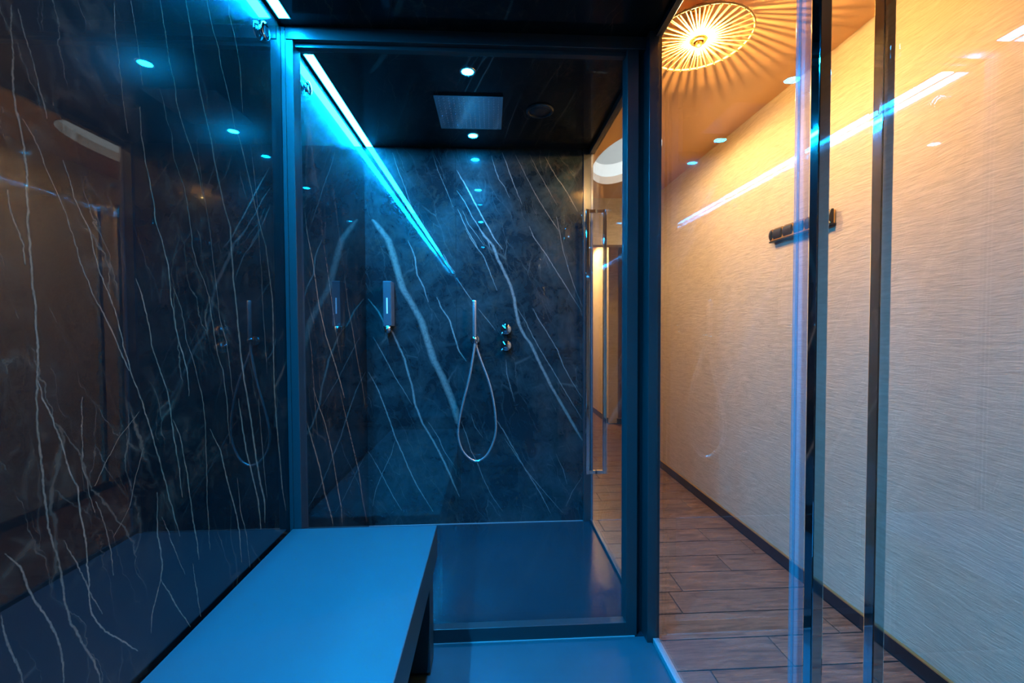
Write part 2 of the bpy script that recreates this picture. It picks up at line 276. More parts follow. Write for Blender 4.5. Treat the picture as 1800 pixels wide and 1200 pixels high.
def marble(name, axis, veins=(), shift=0.0, fine=1.0, base=((.0034, .0038, .0048), (.013, .0115, .0105)), lean=-.26, rough=.24, coat=1.0, vt=.66, tones=((.36, .20, .105), (.29, .215, .155))):
    """polished black stone: smoky clouds, a web of hair veins and the long traced veins"""
    m, nt, b, o = mat(name)
    tc = N(nt, 'ShaderNodeTexCoord')
    P = tc.outputs['Object']
    sep = N(nt, 'ShaderNodeSeparateXYZ')
    nt.links.new(P, sep.inputs[0])
    u, v = (sep.outputs['X'] if axis == 'x' else sep.outputs['Y']), sep.outputs['Z']
    if axis == 'flat':
        u, v = sep.outputs['X'], sep.outputs['Y']
    c1 = noise(nt, P, 3.2, 9, .62, .6)
    c2 = noise(nt, P, 13.0, 6, .7, 1.2)
    cl = mapr(nt, math_n(nt, 'ADD', math_n(nt, 'MULTIPLY', c1, .62), math_n(nt, 'MULTIPLY', c2, .38)), .44, .66)
    col = mixc(nt, cl, base[0], base[1])
    c3 = mapr(nt, noise(nt, P, 17.0, 9, .74, 1.0), .50, .68)
    c3 = math_n(nt, 'MULTIPLY', c3, mapr(nt, noise(nt, P, 2.6, 3), .46, .60))
    col = mixc(nt, math_n(nt, 'MULTIPLY', c3, .55), col, (.080, .054, .036))
    # hair veins: cell borders drawn out along the run of the stone
    wob = noise(nt, P, 7.0, 5, .6)
    uu = math_n(nt, 'ADD', u, math_n(nt, 'MULTIPLY', math_n(nt, 'SUBTRACT', wob, .5), .09))
    uu = math_n(nt, 'SUBTRACT', uu, math_n(nt, 'MULTIPLY', v, lean))
    cmb = N(nt, 'ShaderNodeCombineXYZ')
    nt.links.new(math_n(nt, 'MULTIPLY', uu, 7.5), cmb.inputs[0])
    nt.links.new(math_n(nt, 'MULTIPLY', v, 1.25), cmb.inputs[1])
    cmb.inputs[2].default_value = shift
    hair = None
    for sc, wd, st in ((1.0, .012, .5), (2.3, .016, .28)):
        vo = N(nt, 'ShaderNodeTexVoronoi', feature='DISTANCE_TO_EDGE')
        vo.inputs['Scale'].default_value = sc
        nt.links.new(cmb.outputs[0], vo.inputs['Vector'])
        k = math_n(nt, 'MULTIPLY', mapr(nt, vo.outputs['Distance'], 0.0, wd, 1.0, 0.0), st * fine)
        hair = k if hair is None else math_n(nt, 'MAXIMUM', hair, k)
    hair = math_n(nt, 'MULTIPLY', hair, mapr(nt, noise(nt, P, 4.3, 4), .42, .62))
    # long veins
    if veins:
        n1 = noise(nt, P, 26.0, 4, .6)
        n2 = noise(nt, P, 90.0, 3, .6)
        w1 = math_n(nt, 'MULTIPLY', math_n(nt, 'SUBTRACT', n1, .5), .010)
        w2 = math_n(nt, 'MULTIPLY', math_n(nt, 'SUBTRACT', n2, .5), .004)
        uw = math_n(nt, 'ADD', u, math_n(nt, 'ADD', w1, w2))
        h01 = N(nt, 'ShaderNodeCombineXYZ')
        for i in (0, 1):
            nt.links.new(math_n(nt, 'SUBTRACT', math_n(nt, 'MULTIPLY', v, .8), .96), h01.inputs[i])
        acc = None
        for tone, pts in veins:
            cv = N(nt, 'ShaderNodeVectorCurve')
            mp = cv.mapping
            mp.use_clip = False
            for ci in (0, 1):
                c = mp.curves[ci]
                data = [(z * .8 - .96, (p - (1.5 if axis == 'y' else 0)) if ci == 0 else hw) for z, p, hw in pts]
                if ci == 1:
                    data = [(-1.0, -.05), (data[0][0] - .012, -.03)] + data + [(data[-1][0] + .012, -.03), (1.0, -.05)]
                c.points[0].location = data[0]
                c.points[1].location = data[-1]
                for d in data[1:-1]:
                    c.points.new(*d)
                for p in c.points:
                    p.handle_type = 'VECTOR'
            mp.update()
            nt.links.new(h01.outputs[0], cv.inputs['Vector'])
            sp = N(nt, 'ShaderNodeSeparateXYZ')
            nt.links.new(cv.outputs[0], sp.inputs[0])
            d = math_n(nt, 'SUBTRACT', math_n(nt, 'SUBTRACT', uw, 1.5) if axis == 'y' else uw, sp.outputs[0])
            d = math_n(nt, 'ABSOLUTE', d)
            mx = max(hw for _, _, hw in pts)
            k = math_n(nt, 'MULTIPLY', math_n(nt, 'SUBTRACT', math_n(nt, 'MULTIPLY', sp.outputs[1], 1.15), d), 1.0 / (mx * .75), True)
            k = math_n(nt, 'MULTIPLY', k, tone * vt)
            acc = k if acc is None else math_n(nt, 'MAXIMUM', acc, k)
        acc = math_n(nt, 'MULTIPLY', acc, mapr(nt, noise(nt, P, 60.0, 5, .7), .28, .52, .35, 1.0))
        hair = math_n(nt, 'MAXIMUM', hair, acc)
    tone = mixc(nt, noise(nt, P, 6.0, 3), tones[0], tones[1])
    col = mixc(nt, hair, col, tone)
    nt.links.new(col, b.inputs['Base Color'])
    b.inputs['Roughness'].default_value = rough
    b.inputs['Specular IOR Level'].default_value = .055
    b.inputs['Coat Weight'].default_value = coat
    b.inputs['Coat Roughness'].default_value = .015
    b.inputs['Coat IOR'].default_value = 1.6
    return m


# ------------------------------------------------------------------ materials
M = {}
M['stone_left'] = marble('black_marble_left', 'y', VL + VR, 0.3, fine=.5, vt=.8)
M['stone_back'] = marble('black_marble_back', 'x', VB, 2.7, fine=.5, vt=1.05, lean=-.38, tones=((.34, .30, .25), (.26, .25, .22)), base=((.010, .017, .020), (.040, .058, .060)))
M['stone_plain'] = marble('black_marble_plain', 'x', (), 5.1)
M['brown_stone'] = marble('brown_marble', 'x', (), 8.3, base=((.10, .05, .028), (.16, .085, .05)))
M['ceiling_dark'] = marble('dark_stone_ceiling', 'flat', (), 6.4, fine=.35, base=((.004, .0045, .0055), (.008, .008, .009)), rough=.3, coat=.3)
M['tray'] = simple('solid_surface_shaded', (.009, .022, .029), .17, vscale=3.5, var=.25)  # rear tray: same surface, darkened in colour for its dimmer light
M['tray_front'] = simple('solid_surface_lit', (.036, .076, .092), .22, vscale=3.5, var=.25)  # front tray: same surface, brighter light put into a paler colour
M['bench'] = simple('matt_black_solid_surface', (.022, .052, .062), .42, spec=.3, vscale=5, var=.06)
M['alu'] = simple('dark_anodised_aluminium', (.055, .057, .062), .30, metal=.4, var=.04)
M['black'] = simple('black_rubber', (.01, .01, .012), .5)
M['chrome'] = simple('polished_chrome', (.78, .78, .80), .035, metal=1.0, var=.02)
M['steel'] = simple('brushed_steel', (.62, .63, .65), .2, metal=1.0, var=.06, vscale=60)
M['seal'] = None
M['white_strip'] = simple('white_sealing_strip', (.30, .30, .31), .3, var=.03)
M['bright_steel'] = simple('satin_bright_steel', (.60, .60, .61), .26, metal=.8, var=.03)
M['glass'] = glass_mat('clear_glass')
ms, nts, bs_, os_ = mat('translucent_door_seal')
bs_.inputs['Base Color'].default_value = (.30, .29, .31, 1)
bs_.inputs['Roughness'].default_value = .2
tcs = N(nts, 'ShaderNodeTexCoord')
trs = N(nts, 'ShaderNodeBsdfTransparent')
trs.inputs[0].default_value = (.95, .94, 1.0, 1)
mxs = N(nts, 'ShaderNodeMixShader')
nts.links.new(mapr(nts, noise(nts, tcs.outputs['Object'], 2.0, 2), .3, .7, .30, .40), mxs.inputs[0])
nts.links.new(trs.outputs[0], mxs.inputs[1])
nts.links.new(bs_.outputs[0], mxs.inputs[2])
nts.links.new(mxs.outputs[0], os_.inputs[0])
M['seal'] = ms
M['strip'] = emitter('blue_led_diffuser', STRIP)
M['spot'] = emitter('blue_spot_lens', SPOT)
M['bulb'] = emitter('warm_bulb', BULB, BULB_L)
M['dome'] = emitter('glowing_white_recess', (.60, .615, .61), 2.7)  # light inside the recess is put into its surfaces as glow, sides strongest
M['dome_top'] = emitter('glowing_white_recess_top', (.52, .54, .54), 1.7)
M['cord'] = simple('natural_rattan_cord', (.62, .42, .18), .6, vscale=90)
M['brass'] = simple('brass', (.78, .50, .18), .25, metal=1.0, var=.05)
M['gold'] = simple('gold_trim', (.80, .56, .26), .3, metal=1.0, var=.05)
M['skirting'] = simple('dark_navy_skirting', (.016, .018, .022), .3)
M['plastic_black'] = simple('satin_black_plastic', (.016, .016, .018), .35)
M['dispenser'] = simple('satin_grey_metal', (.07, .09, .11), .35, metal=.2)
M['frost'] = simple('frosted_window', (.85, .88, .9), .3)


def plaster(name, col, axis, amt=1.0):
    m, nt, b, o = mat(name)
    tc = N(nt, 'ShaderNodeTexCoord')
    P = tc.outputs['Object']
    wv = N(nt, 'ShaderNodeVectorMath', operation='ADD')
    nz = N(nt, 'ShaderNodeTexNoise')
    nz.inputs['Scale'].default_value = 2.2
    nz.inputs['Detail'].default_value = 3
    nt.links.new(P, nz.inputs['Vector'])
    sc = N(nt, 'ShaderNodeVectorMath', operation='SCALE')
    nt.links.new(nz.outputs['Color'], sc.inputs[0])
    sc.inputs['Scale'].default_value = .055
    nt.links.new(P, wv.inputs[0])
    nt.links.new(sc.outputs[0], wv.inputs[1])
    st = mapping(nt, wv.outputs[0], (6, 9, 95) if axis == 'y' else (9, 6, 95), rot=(.16, 0, 0))
    g1 = noise(nt, st, 1.0, 8, .68, .7)
    st2 = mapping(nt, wv.outputs[0], (12, 26, 210) if axis == 'y' else (26, 12, 210), rot=(-.10, 0, 0))
    g2 = noise(nt, st2, 1.0, 5, .6, .4)
    g = math_n(nt, 'ADD', math_n(nt, 'MULTIPLY', g1, .65), math_n(nt, 'MULTIPLY', g2, .35))
    f = mapr(nt, g, .36, .62)
    big = noise(nt, P, 1.6, 3)
    c = mixc(nt, f, tuple(x * .72 for x in col), tuple(min(1, x * 1.07) for x in col))
    c = mixc(nt, math_n(nt, 'MULTIPLY', big, .25), c, tuple(x * .82 for x in col))
    nt.links.new(c, b.inputs['Base Color'])
    b.inputs['Roughness'].default_value = .62
    b.inputs['Specular IOR Level'].default_value = .3
    bump(nt, b, g, .75 * amt, .006)
    return m


M['wall'] = plaster('brushed_plaster', (.66, .53, .375), 'y')
M['wall_x'] = plaster('brushed_plaster_across', (.60, .52, .42), 'x', .5)


def paint(name, col, rough, coat):
    m, nt, b, o = mat(name)
    tc = N(nt, 'ShaderNodeTexCoord')
    f = noise(nt, tc.outputs['Object'], 4.0, 5)
    nt.links.new(mixc(nt, f, tuple(x * .93 for x in col), tuple(x * 1.05 for x in col)), b.inputs['Base Color'])
    b.inputs['Roughness'].default_value = rough
    b.inputs['Coat Weight'].default_value = coat
    b.inputs['Coat Roughness'].default_value = .12
    return m


M['ceiling_tan'] = paint('tan_ceiling_paint', (.66, .375, .17), .45, .35)


def plank_mat():
    m, nt, b, o = mat('wood_look_tile')
    tc = N(nt, 'ShaderNodeTexCoord')
    oi = N(nt, 'ShaderNodeObjectInfo')
    geo = N(nt, 'ShaderNodeNewGeometry')
    off = N(nt, 'ShaderNodeVectorMath', operation='ADD')
    cx = N(nt, 'ShaderNodeCombineXYZ')
    r7 = math_n(nt, 'MULTIPLY', oi.outputs['Random'], 37.0)
    nt.links.new(r7, cx.inputs[0])
    nt.links.new(r7, cx.inputs[2])
    nt.links.new(geo.outputs['Position'], off.inputs[0])
    nt.links.new(cx.outputs[0], off.inputs[1])
    Q = off.outputs[0]
    g = noise(nt, mapping(nt, Q, (5, 70, 5)), 1.0, 8, .66, 1.4)
    g2 = noise(nt, mapping(nt, Q, (2.5, 16, 3)), 1.0, 5, .6, 2.2)
    kn = noise(nt, mapping(nt, Q, (4, 9, 4)), 1.0, 3, .5, 2.5)
    f = mapr(nt, math_n(nt, 'ADD', math_n(nt, 'MULTIPLY', g, .6), math_n(nt, 'MULTIPLY', g2, .4)), .38, .62)
    c = mixc(nt, f, (.055, .026, .016), (.31, .160, .096))
    c = mixc(nt, math_n(nt, 'MULTIPLY', mapr(nt, kn, .60, .72), .55), c, (.05, .028, .022))
    c = mixc(nt, math_n(nt, 'MULTIPLY', oi.outputs['Random'], .35), c, (.115, .085, .07))
    nt.links.new(c, b.inputs['Base Color'])
    nt.links.new(mapr(nt, f, 0, 1, .36, .25), b.inputs['Roughness'])
    bump(nt, b, g, .25, .004)
    return m


M['plank'] = plank_mat()
M['grout'] = simple('dark_grout', (.035, .025, .022), .8)


# ------------------------------------------------------------------ geometry helpers
def bm_new():
    return bmesh.new()


def add_box(bm, x0, x1, y0, y1, z0, z1, bev=0.0):
    t = bmesh.new()
    bmesh.ops.create_cube(t, size=1.0)
    for v in t.verts:
        v.co = Vector(((x0 + x1) / 2 + v.co.x * (x1 - x0), (y0 + y1) / 2 + v.co.y * (y1 - y0), (z0 + z1) / 2 + v.co.z * (z1 - z0)))
    if bev > 0:
        bmesh.ops.bevel(t, geom=t.edges[:], offset=bev, segments=2, profile=.5, affect='EDGES')
    merge(bm, t)


def merge(bm, t):
    me = bpy.data.meshes.new('tmp')
    t.to_mesh(me)
    t.free()
    bm.from_mesh(me)
    bpy.data.meshes.remove(me)


def add_lathe(bm, prof, c, axis='z', seg=32):
    """prof: list of (radius, height along axis) from c"""
    ax = {'x': Vector((1, 0, 0)), 'y': Vector((0, 1, 0)), 'z': Vector((0, 0, 1))}[axis]
    a = {'x': Vector((0, 1, 0)), 'y': Vector((1, 0, 0)), 'z': Vector((1, 0, 0))}[axis]
    b2 = ax.cross(a)
    c = Vector(c)
    rings = []
    for r, h in prof:
        if r <= 1e-6:
            rings.append([bm.verts.new(c + ax * h)])
        else:
            rings.append([bm.verts.new(c + ax * h + (a * math.cos(2 * math.pi * i / seg) + b2 * math.sin(2 * math.pi * i / seg)) * r) for i in range(seg)])
    for p, q in zip(rings, rings[1:]):
        for i in range(seg):
            j = (i + 1) % seg
            if len(p) == 1 and len(q) == 1:
                continue
            if len(p) == 1:
                bm.faces.new((p[0], q[j], q[i]))
            elif len(q) == 1:
                bm.faces.new((p[i], p[j], q[0]))
            else:
                bm.faces.new((p[i], p[j], q[j], q[i]))
    bmesh.ops.recalc_face_normals(bm, faces=bm.faces[:])


def add_tube(bm, pts, r, seg=12, closed=False):
    pts = [Vector(p) for p in pts]
    n = len(pts)
    rings = []
    up = None
    for i, p in enumerate(pts):
        if closed:
            t = pts[(i + 1) % n] - pts[i - 1]
        else:
            t = pts[min(i + 1, n - 1)] - pts[max(i - 1, 0)]
        t.normalize()
        if up is None:
            up = Vector((0, 0, 1)) if abs(t.z) < .9 else Vector((0, 1, 0))
        s = t.cross(up).normalized()
        up = s.cross(t).normalized()
        rr = r(i / (n - 1)) if callable(r) else r
        rings.append([bm.verts.new(p + (s * math.cos(2 * math.pi * k / seg) + up * math.sin(2 * math.pi * k / seg)) * rr) for k in range(seg)])
    m = n if closed else n - 1
    for i in range(m):
        p, q = rings[i], rings[(i + 1) % n]
        for k in range(seg):
            j = (k + 1) % seg
            bm.faces.new((p[k], p[j], q[j], q[k]))
    if not closed:
        bm.faces.new(rings[0][::-1])
        bm.faces.new(rings[-1])
    bmesh.ops.recalc_face_normals(bm, faces=bm.faces[:])


def obj(name, bm, m, parent=None, smooth=False):
    me = bpy.data.meshes.new(name)
    bm.to_mesh(me)
    bm.free()
    if smooth:
        for p in me.polygons:
            p.use_smooth = True
    me.materials.append(M[m] if isinstance(m, str) else m)
    o = bpy.data.objects.new(name, me)
    COL.objects.link(o)
    if parent is not None:
        o.parent = parent
        o.matrix_parent_inverse = world_of(parent).inverted()
    return o


def world_of(o):
    return (world_of(o.parent) @ o.matrix_parent_inverse if o.parent else Matrix.Identity(4)) @ Matrix.Translation(o.location)


def empty(name, loc=(0, 0, 0)):
    o = bpy.data.objects.new(name, None)
    o.empty_display_size = .05
    o.location = loc
    o.matrix_world = Matrix.Translation(loc)
    COL.objects.link(o)
    return o


def tag(o, label=None, cat=None, group=None, kind=None):
    for k, v in (('label', label), ('category', cat), ('group', group), ('kind', kind)):
        if v:
            o[k] = v
    return o


def boxo(name, m, parent, x0, x1, y0, y1, z0, z1, bev=0.0):
    bm = bm_new()
    add_box(bm, x0, x1, y0, y1, z0, z1, bev)
    return obj(name, bm, m, parent)


def struct(name, m, *b, bev=0.0):
    return tag(boxo(name, m, None, *b, bev), kind='structure')


def copy_tree(o, delta, parent=None):
    c = o.copy()
    COL.objects.link(c)
    if parent is None:
        c.location = Vector(o.location) + Vector(delta)
        c.matrix_world = Matrix.Translation(c.location)
    else:
        c.parent = parent
        c.matrix_parent_inverse = o.matrix_parent_inverse.copy()
    for ch in list(o.children):
        copy_tree(ch, delta, c)
    return c


# ================================================================== SETTING
# --- stone cabin
wl = tag(boxo('wall_left', 'stone_plain', None, XL - .12, XL - .021, Y0 - .1, YB + .12, 0, ZC), kind='structure')
boxo('marble_slab', 'stone_left', wl, XL - .02, XL, Y0, 1.595, ZF, ZC)
boxo('marble_slab', 'stone_left', wl, XL - .02, XL, 1.597, YB + .02, ZF, ZC)
wb = tag(boxo('wall_back', 'stone_plain', None, XL - .02, .557, YB + .021, YB + .12, 0, ZC), kind='structure')
boxo('marble_slab', 'stone_back', wb, XL, -.2008, YB, YB + .02, ZF, ZC)
boxo('marble_slab', 'stone_back', wb, -.1998, .557, YB, YB + .02, ZF, ZC)
struct('wall_front', 'stone_plain', XL - .12, XG + .02, Y0 - .12, Y0, 0, ZC)
struct('ceiling_cabin', 'ceiling_dark', XL - .12, XG + .022, Y0 - .12, YB + .12, ZC, ZK + .06)
fl = tag(boxo('floor_cabin', 'grout', None, XL, XG + .022, Y0, YB + .1, .0, ZF - .012), kind='structure')
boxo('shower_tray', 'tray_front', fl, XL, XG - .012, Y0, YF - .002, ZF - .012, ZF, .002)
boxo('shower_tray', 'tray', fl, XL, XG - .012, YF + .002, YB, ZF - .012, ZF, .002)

# --- corridor
struct('wall_right', 'wall', XW, XW + .12, -1.6, 3.9, 0, ZK)
struct('wall_right.001', 'wall', XW + .02, XW + .14, 5.36, YE, 0, ZK)
struct('wall_far', 'wall_x', XG, 2.9, YE, YE + .1, 0, ZK)
struct('wall_near', 'wall_x', XG - .1, XW + .12, -1.7, -1.6, 0, ZK)
struct('wall_inner', 'wall', XG - .1, XG + .01, YB + .121, YE, 0, ZK)
struct('wall_side', 'brown_stone', XW + .141, 2.9, 5.33, 5.43, 0, ZK)
struct('wall_outer', 'wall', 2.9, 3.0, 3.8, YE, 0, ZK)
struct('wall_return', 'wall_x', XW + .121, 2.9, 3.8, 3.9, 0, ZK)
struct('trim_1', 'wall_x', XG + .011, XW - .001, 3.88, 4.0, 1.974, ZK)       # lintel over the passage

br = tag(boxo('baseboard_right', 'skirting', None, XW - .012, XW - .0005, -1.6, 3.9, .001, .058), kind='structure')
boxo('gold_trim', 'gold', br, XW - .013, XW - .0005, -1.6, 3.9, .0582, .0625)
bf = tag(boxo('baseboard_right.001', 'skirting', None, XW + .008, XW + .0195, 5.37, YE, .001, .068), kind='structure')
boxo('gold_trim', 'gold', bf, XW + .007, XW + .0195, 5.37, YE, .0682, .0725)
bs = tag(boxo('baseboard_side', 'skirting', None, XW + .12, 2.9, 5.317, 5.329, .001, .068), kind='structure')
boxo('gold_trim', 'gold', bs, XW + .12, 2.9, 5.316, 5.329, .0682, .0725)

# wood-look tile floor, every plank its own piece
fc = tag(boxo('floor_corridor', 'grout', None, XG + .023, 2.95, -1.6, YE, -.05, -.004), kind='structure')
KNOWN = {0: .765, 1: 1.073, 5: 1.19, 6: 1.41, 4: .873, -1: 1.20}
P0, PITCH, PLEN = 1.434, .1488, .9
proto = {}
k = -20
while P0 + k * PITCH < YE:
    ya, yb = P0 + (k - 1) * PITCH, P0 + k * PITCH
    k += 1
    if ya < -1.6:
        continue
    kk = k - 1
    xj = KNOWN.get(kk, XG + PLEN * ((kk * .37 + .11) % 1.0))
    xend = XW - .013 if yb < 3.9 else (2.89 if ya < 5.3 else XW + .006)
    while xj > XG + .025:
        xj -= PLEN
    x = xj
    while x < xend:
        xa, xb = max(x, XG + .025), min(x + PLEN, xend)
        x += PLEN
        if xb - xa < .02:
            continue
        key = (round(xa, 3), round(xb, 3))
        g = .0024
        bm = bm_new()
        add_box(bm, xa + g, xb - g, ya + g, min(yb, YE) - g, -.006, 0, .0012)
        obj('plank', bm, 'plank', fc)

# corridor ceiling with its oval glowing recess
RC, RA, RB = (.958, 3.04), .205, .47
bm = bm_new()
XA, XB2, YA, YB2 = XG + .023, 2.95, -1.7, YE
outer = [bm.verts.new(c) for c in ((XA, YA, ZK), (XB2, YA, ZK), (XB2, YB2, ZK), (XA, YB2, ZK))]
inner = [bm.verts.new((RC[0] + RA * math.cos(2 * math.pi * i / 64), RC[1] + RB * math.sin(2 * math.pi * i / 64), ZK)) for i in range(64)]
eo = [bm.edges.new((outer[i], outer[(i + 1) % 4])) for i in range(4)]
ei = [bm.edges.new((inner[i], inner[(i + 1) % 64])) for i in range(64)]
bmesh.ops.triangle_fill(bm, use_beauty=True, edges=eo + ei)
ext = bmesh.ops.extrude_face_region(bm, geom=bm.faces[:])
for e in ext['geom']:
    if isinstance(e, bmesh.types.BMVert):
        e.co.z += .06
bmesh.ops.recalc_face_normals(bm, faces=bm.faces[:])
tag(obj('ceiling_corridor', bm, 'ceiling_tan'), kind='structure')
rec = empty('ceiling_recess', (RC[0], RC[1], ZK))
tag(rec, 'white oval glowing recess set into the tan corridor ceiling', 'ceiling light')
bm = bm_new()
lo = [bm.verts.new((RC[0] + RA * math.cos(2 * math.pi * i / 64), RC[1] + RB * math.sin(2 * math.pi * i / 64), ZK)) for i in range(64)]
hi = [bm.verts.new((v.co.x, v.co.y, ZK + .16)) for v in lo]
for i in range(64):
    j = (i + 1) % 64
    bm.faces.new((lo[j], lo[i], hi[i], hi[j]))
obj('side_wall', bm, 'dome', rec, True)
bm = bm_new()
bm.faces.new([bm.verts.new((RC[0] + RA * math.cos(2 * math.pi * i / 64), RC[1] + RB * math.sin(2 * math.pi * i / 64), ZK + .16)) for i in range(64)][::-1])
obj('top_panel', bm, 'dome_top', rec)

# ================================================================== GLASS AND FRAMES
# glass partition across the cabin
gp = empty('glass_partition', (-.1, YF, ZF))
tag(gp, 'dark aluminium framed glass partition standing across the cabin at the bench end', 'glass partition')
bm = bm_new()
add_box(bm, XL + .001, -.689, YF, YF + .06, ZF, ZC - .001, .0015)
add_box(bm, XL + .0005, -.7145, YF - .006, YF, ZF, ZC - .004, .001)
lp = obj('post', bm, 'alu', gp)
bm = bm_new()
add_box(bm, .507, .549, YF, YF + .06, ZF, ZC - .001, .0015)
obj('post', bm, 'alu', gp)
bm = bm_new()
add_box(bm, .549, .575, YF + .022, YF + .06, ZF, ZC - .001)
obj('filler_strip', bm, 'black', gp)
bm = bm_new()
add_box(bm, -.7125, .5785, YF - .004, YF + .06, 2.223, ZC - .0005, .0015)
add_box(bm, -.689, .507, YF + .018, YF + .042, 2.2095, 2.2235)
obj('head_rail', bm, 'alu', gp)
bm = bm_new()
add_box(bm, -.689, .507, YF, YF + .036, ZF + .0005, .088, .0015)
obj('sill_rail', bm, 'alu', gp)
bm = bm_new()
add_box(bm, -.688, .506, YF + .0365, YF + .0605, ZF + .0005, .070, .001)
obj('glazing_bead', bm, 'black', gp)
bm = bm_new()
add_box(bm, -.687, .505, YF + .037, YF + .045, .0705, 2.215)
obj('pane', bm, 'glass', gp)


def glass_side(name, label, y0, y1):
    t = empty(name, (XG, (y0 + y1) / 2, ZF))
    return tag(t, label, 'glass panel')


# fixed glass of the front section with its corner post
fp = glass_side('fixed_glass_panel', 'tall fixed clear glass panel between dark corner post and handled glass door', .822, 1.53)
bm = bm_new()
add_box(bm, .575, .613, 1.528, YF + .058, ZF, ZC - .001, .0015)
add_box(bm, .613, .623, 1.534, YF + .058, ZF, ZC - .001, .001)
obj('corner_post', bm, 'alu', fp)
boxo('pane', 'glass', fp, XG - .004, XG + .004, .823, 1.527, ZF + .018, 2.246)
boxo('floor_channel', 'white_strip', fp, XG - .011, XG + .011, .83, 1.527, ZF - .004, ZF + .018, .001)
boxo('head_channel', 'alu', fp, XG - .010, XG + .013, .823, 1.527, 2.246, ZC - .001, .001)


def pull_handle(parent, y, z0, z1, d=.055):
    """back to back square tube pull bar through the pane"""
    bm = bm_new()
    for s in (-1, 1):
        xc = XG + s * d
        add_box(bm, xc - .010, xc + .010, y - .010, y + .010, z0, z1, .0016)
    h = obj('handle', bm, 'chrome', parent)
    for zc in (z0 + .011, z1 - .011):
        boxo('standoff', 'chrome', h, XG - d + .0095, XG - .0052, y - .009, y + .009, zc - .0095, zc + .0095, .001)
        boxo('standoff', 'chrome', h, XG + .0052, XG + d - .0095, y - .009, y + .009, zc - .0095, zc + .0095, .001)
        boxo('washer', 'plastic_black', h, XG - .0053, XG + .0053, y - .0085, y + .0085, zc - .009, zc + .009)
    return h


d1 = empty('glass_door', (XG, .4, ZF))
tag(d1, 'near clear glass door with a full height chrome pull bar, beside the milky seal', 'glass door')
boxo('pane', 'glass', d1, XG - .004, XG + .004, -.18, .796, ZF + .012, 2.246)
bm = bm_new()
add_box(bm, XG - .007, XG + .006, .7965, .822, ZF + .006, 2.246, .002)
add_box(bm, XG - .009, XG - .0065, .806, .811, ZF + .006, 2.246)
obj('seal', bm, 'seal', d1)
pull_handle(d1, .695, .38, 2.17)
boxo('bottom_seal', 'seal', d1, XG - .005, XG + .005, -.18, .796, ZF + .002, ZF + .012)
for zc in (.35, 1.95):
    boxo('hinge', 'chrome', d1, XG - .018, XG + .018, -.185, -.12, zc - .045, zc + .045, .003)
bp = glass_side('fixed_glass_panel', 'clear glass panel past the hinges of the near glass door, closing the cabin front', -.75, -.19)
boxo('pane', 'glass', bp, XG - .004, XG + .004, Y0 + .001, -.19, ZF + .018, 2.246)
boxo('floor_channel', 'steel', bp, XG - .011, XG + .011, Y0 + .001, -.19, ZF - .004, ZF + .018, .001)
boxo('head_channel', 'alu', bp, XG - .010, XG + .013, Y0 + .001, -.19, 2.2462, ZC - .001, .001)

d2 = empty('glass_door', (XG, 2.1, ZF))
tag(d2, 'far clear glass door with slim chrome pull bar, closing against the stone back wall', 'glass door')
boxo('pane', 'glass', d2, XG - .004, XG + .004, 1.645, 2.518, ZF + .018, 2.236)
boxo('seal', 'seal', d2, XG - .006, XG + .005, 2.5185, 2.530, ZF + .006, 2.236, .001)
pull_handle(d2, 2.428, .363, 1.884, .050)
for zc in (.35, 1.95):
    boxo('hinge', 'chrome', d2, XG - .016, XG + .016, 1.63, 1.70, zc - .04, zc + .04, .003)
struct('trim_2', 'alu', .5572, XG + .006, 2.5305, 2.575, ZF, ZC - .001, bev=.001)          # jamb at the back wall
struct('trim_3', 'alu', XG - .011, XG + .011, YF + .06, 2.53, ZF - .004, ZF + .016, bev=.001)   # threshold of the far door
struct('trim_4', 'alu', XG - .016, XG + .015, YF + .06, 2.53, 2.237, ZC - .001, bev=.001)    # rail over the far door
struct('trim_5', 'alu', XG - .010, XG + .013, -.189, .822, 2.2462, ZC - .001, bev=.001)    # rail over the near door

struct('trim_6', 'white_strip', XL + .001, .556, YB - .004, YB - .0005, ZF, ZF + .004)      # silicone bead along the back wall
struct('trim_7', 'white_strip', -.68, .54, YF - .0045, YF - .0005, ZF, ZF + .003)        # silicone bead along the sill

# ================================================================== LIGHTS
def led(name, y0, y1, label):
    t = empty(name, (-.695, (y0 + y1) / 2, ZC))
    tag(t, label, 'led strip', 'blue ceiling strip lights')
    bm = bm_new()
    x = -.695
    add_box(bm, x - .0215, x - .018, y0 - .003, y1 + .003, ZC - .004, ZC - .0003)
    add_box(bm, x + .018, x + .0215, y0 - .003, y1 + .003, ZC - .004, ZC - .0003)
    add_box(bm, x - .018, x + .018, y0 - .003, y0, ZC - .004, ZC - .0003)
    add_box(bm, x - .018, x + .018, y1, y1 + .003, ZC - .004, ZC - .0003)
    obj('profile', bm, 'steel', t)
    boxo('diffuser', 'strip', t, x - .0178, x + .0178, y0 + .0002, y1 - .0002, ZC - .0035, ZC - .0005)
    return t


led('led_strip', Y0 + .02, 1.52, 'blue LED strip in the ceiling directly above the bench')
led('led_strip', 1.712, 2.54, 'blue LED strip in the ceiling behind the glass partition')


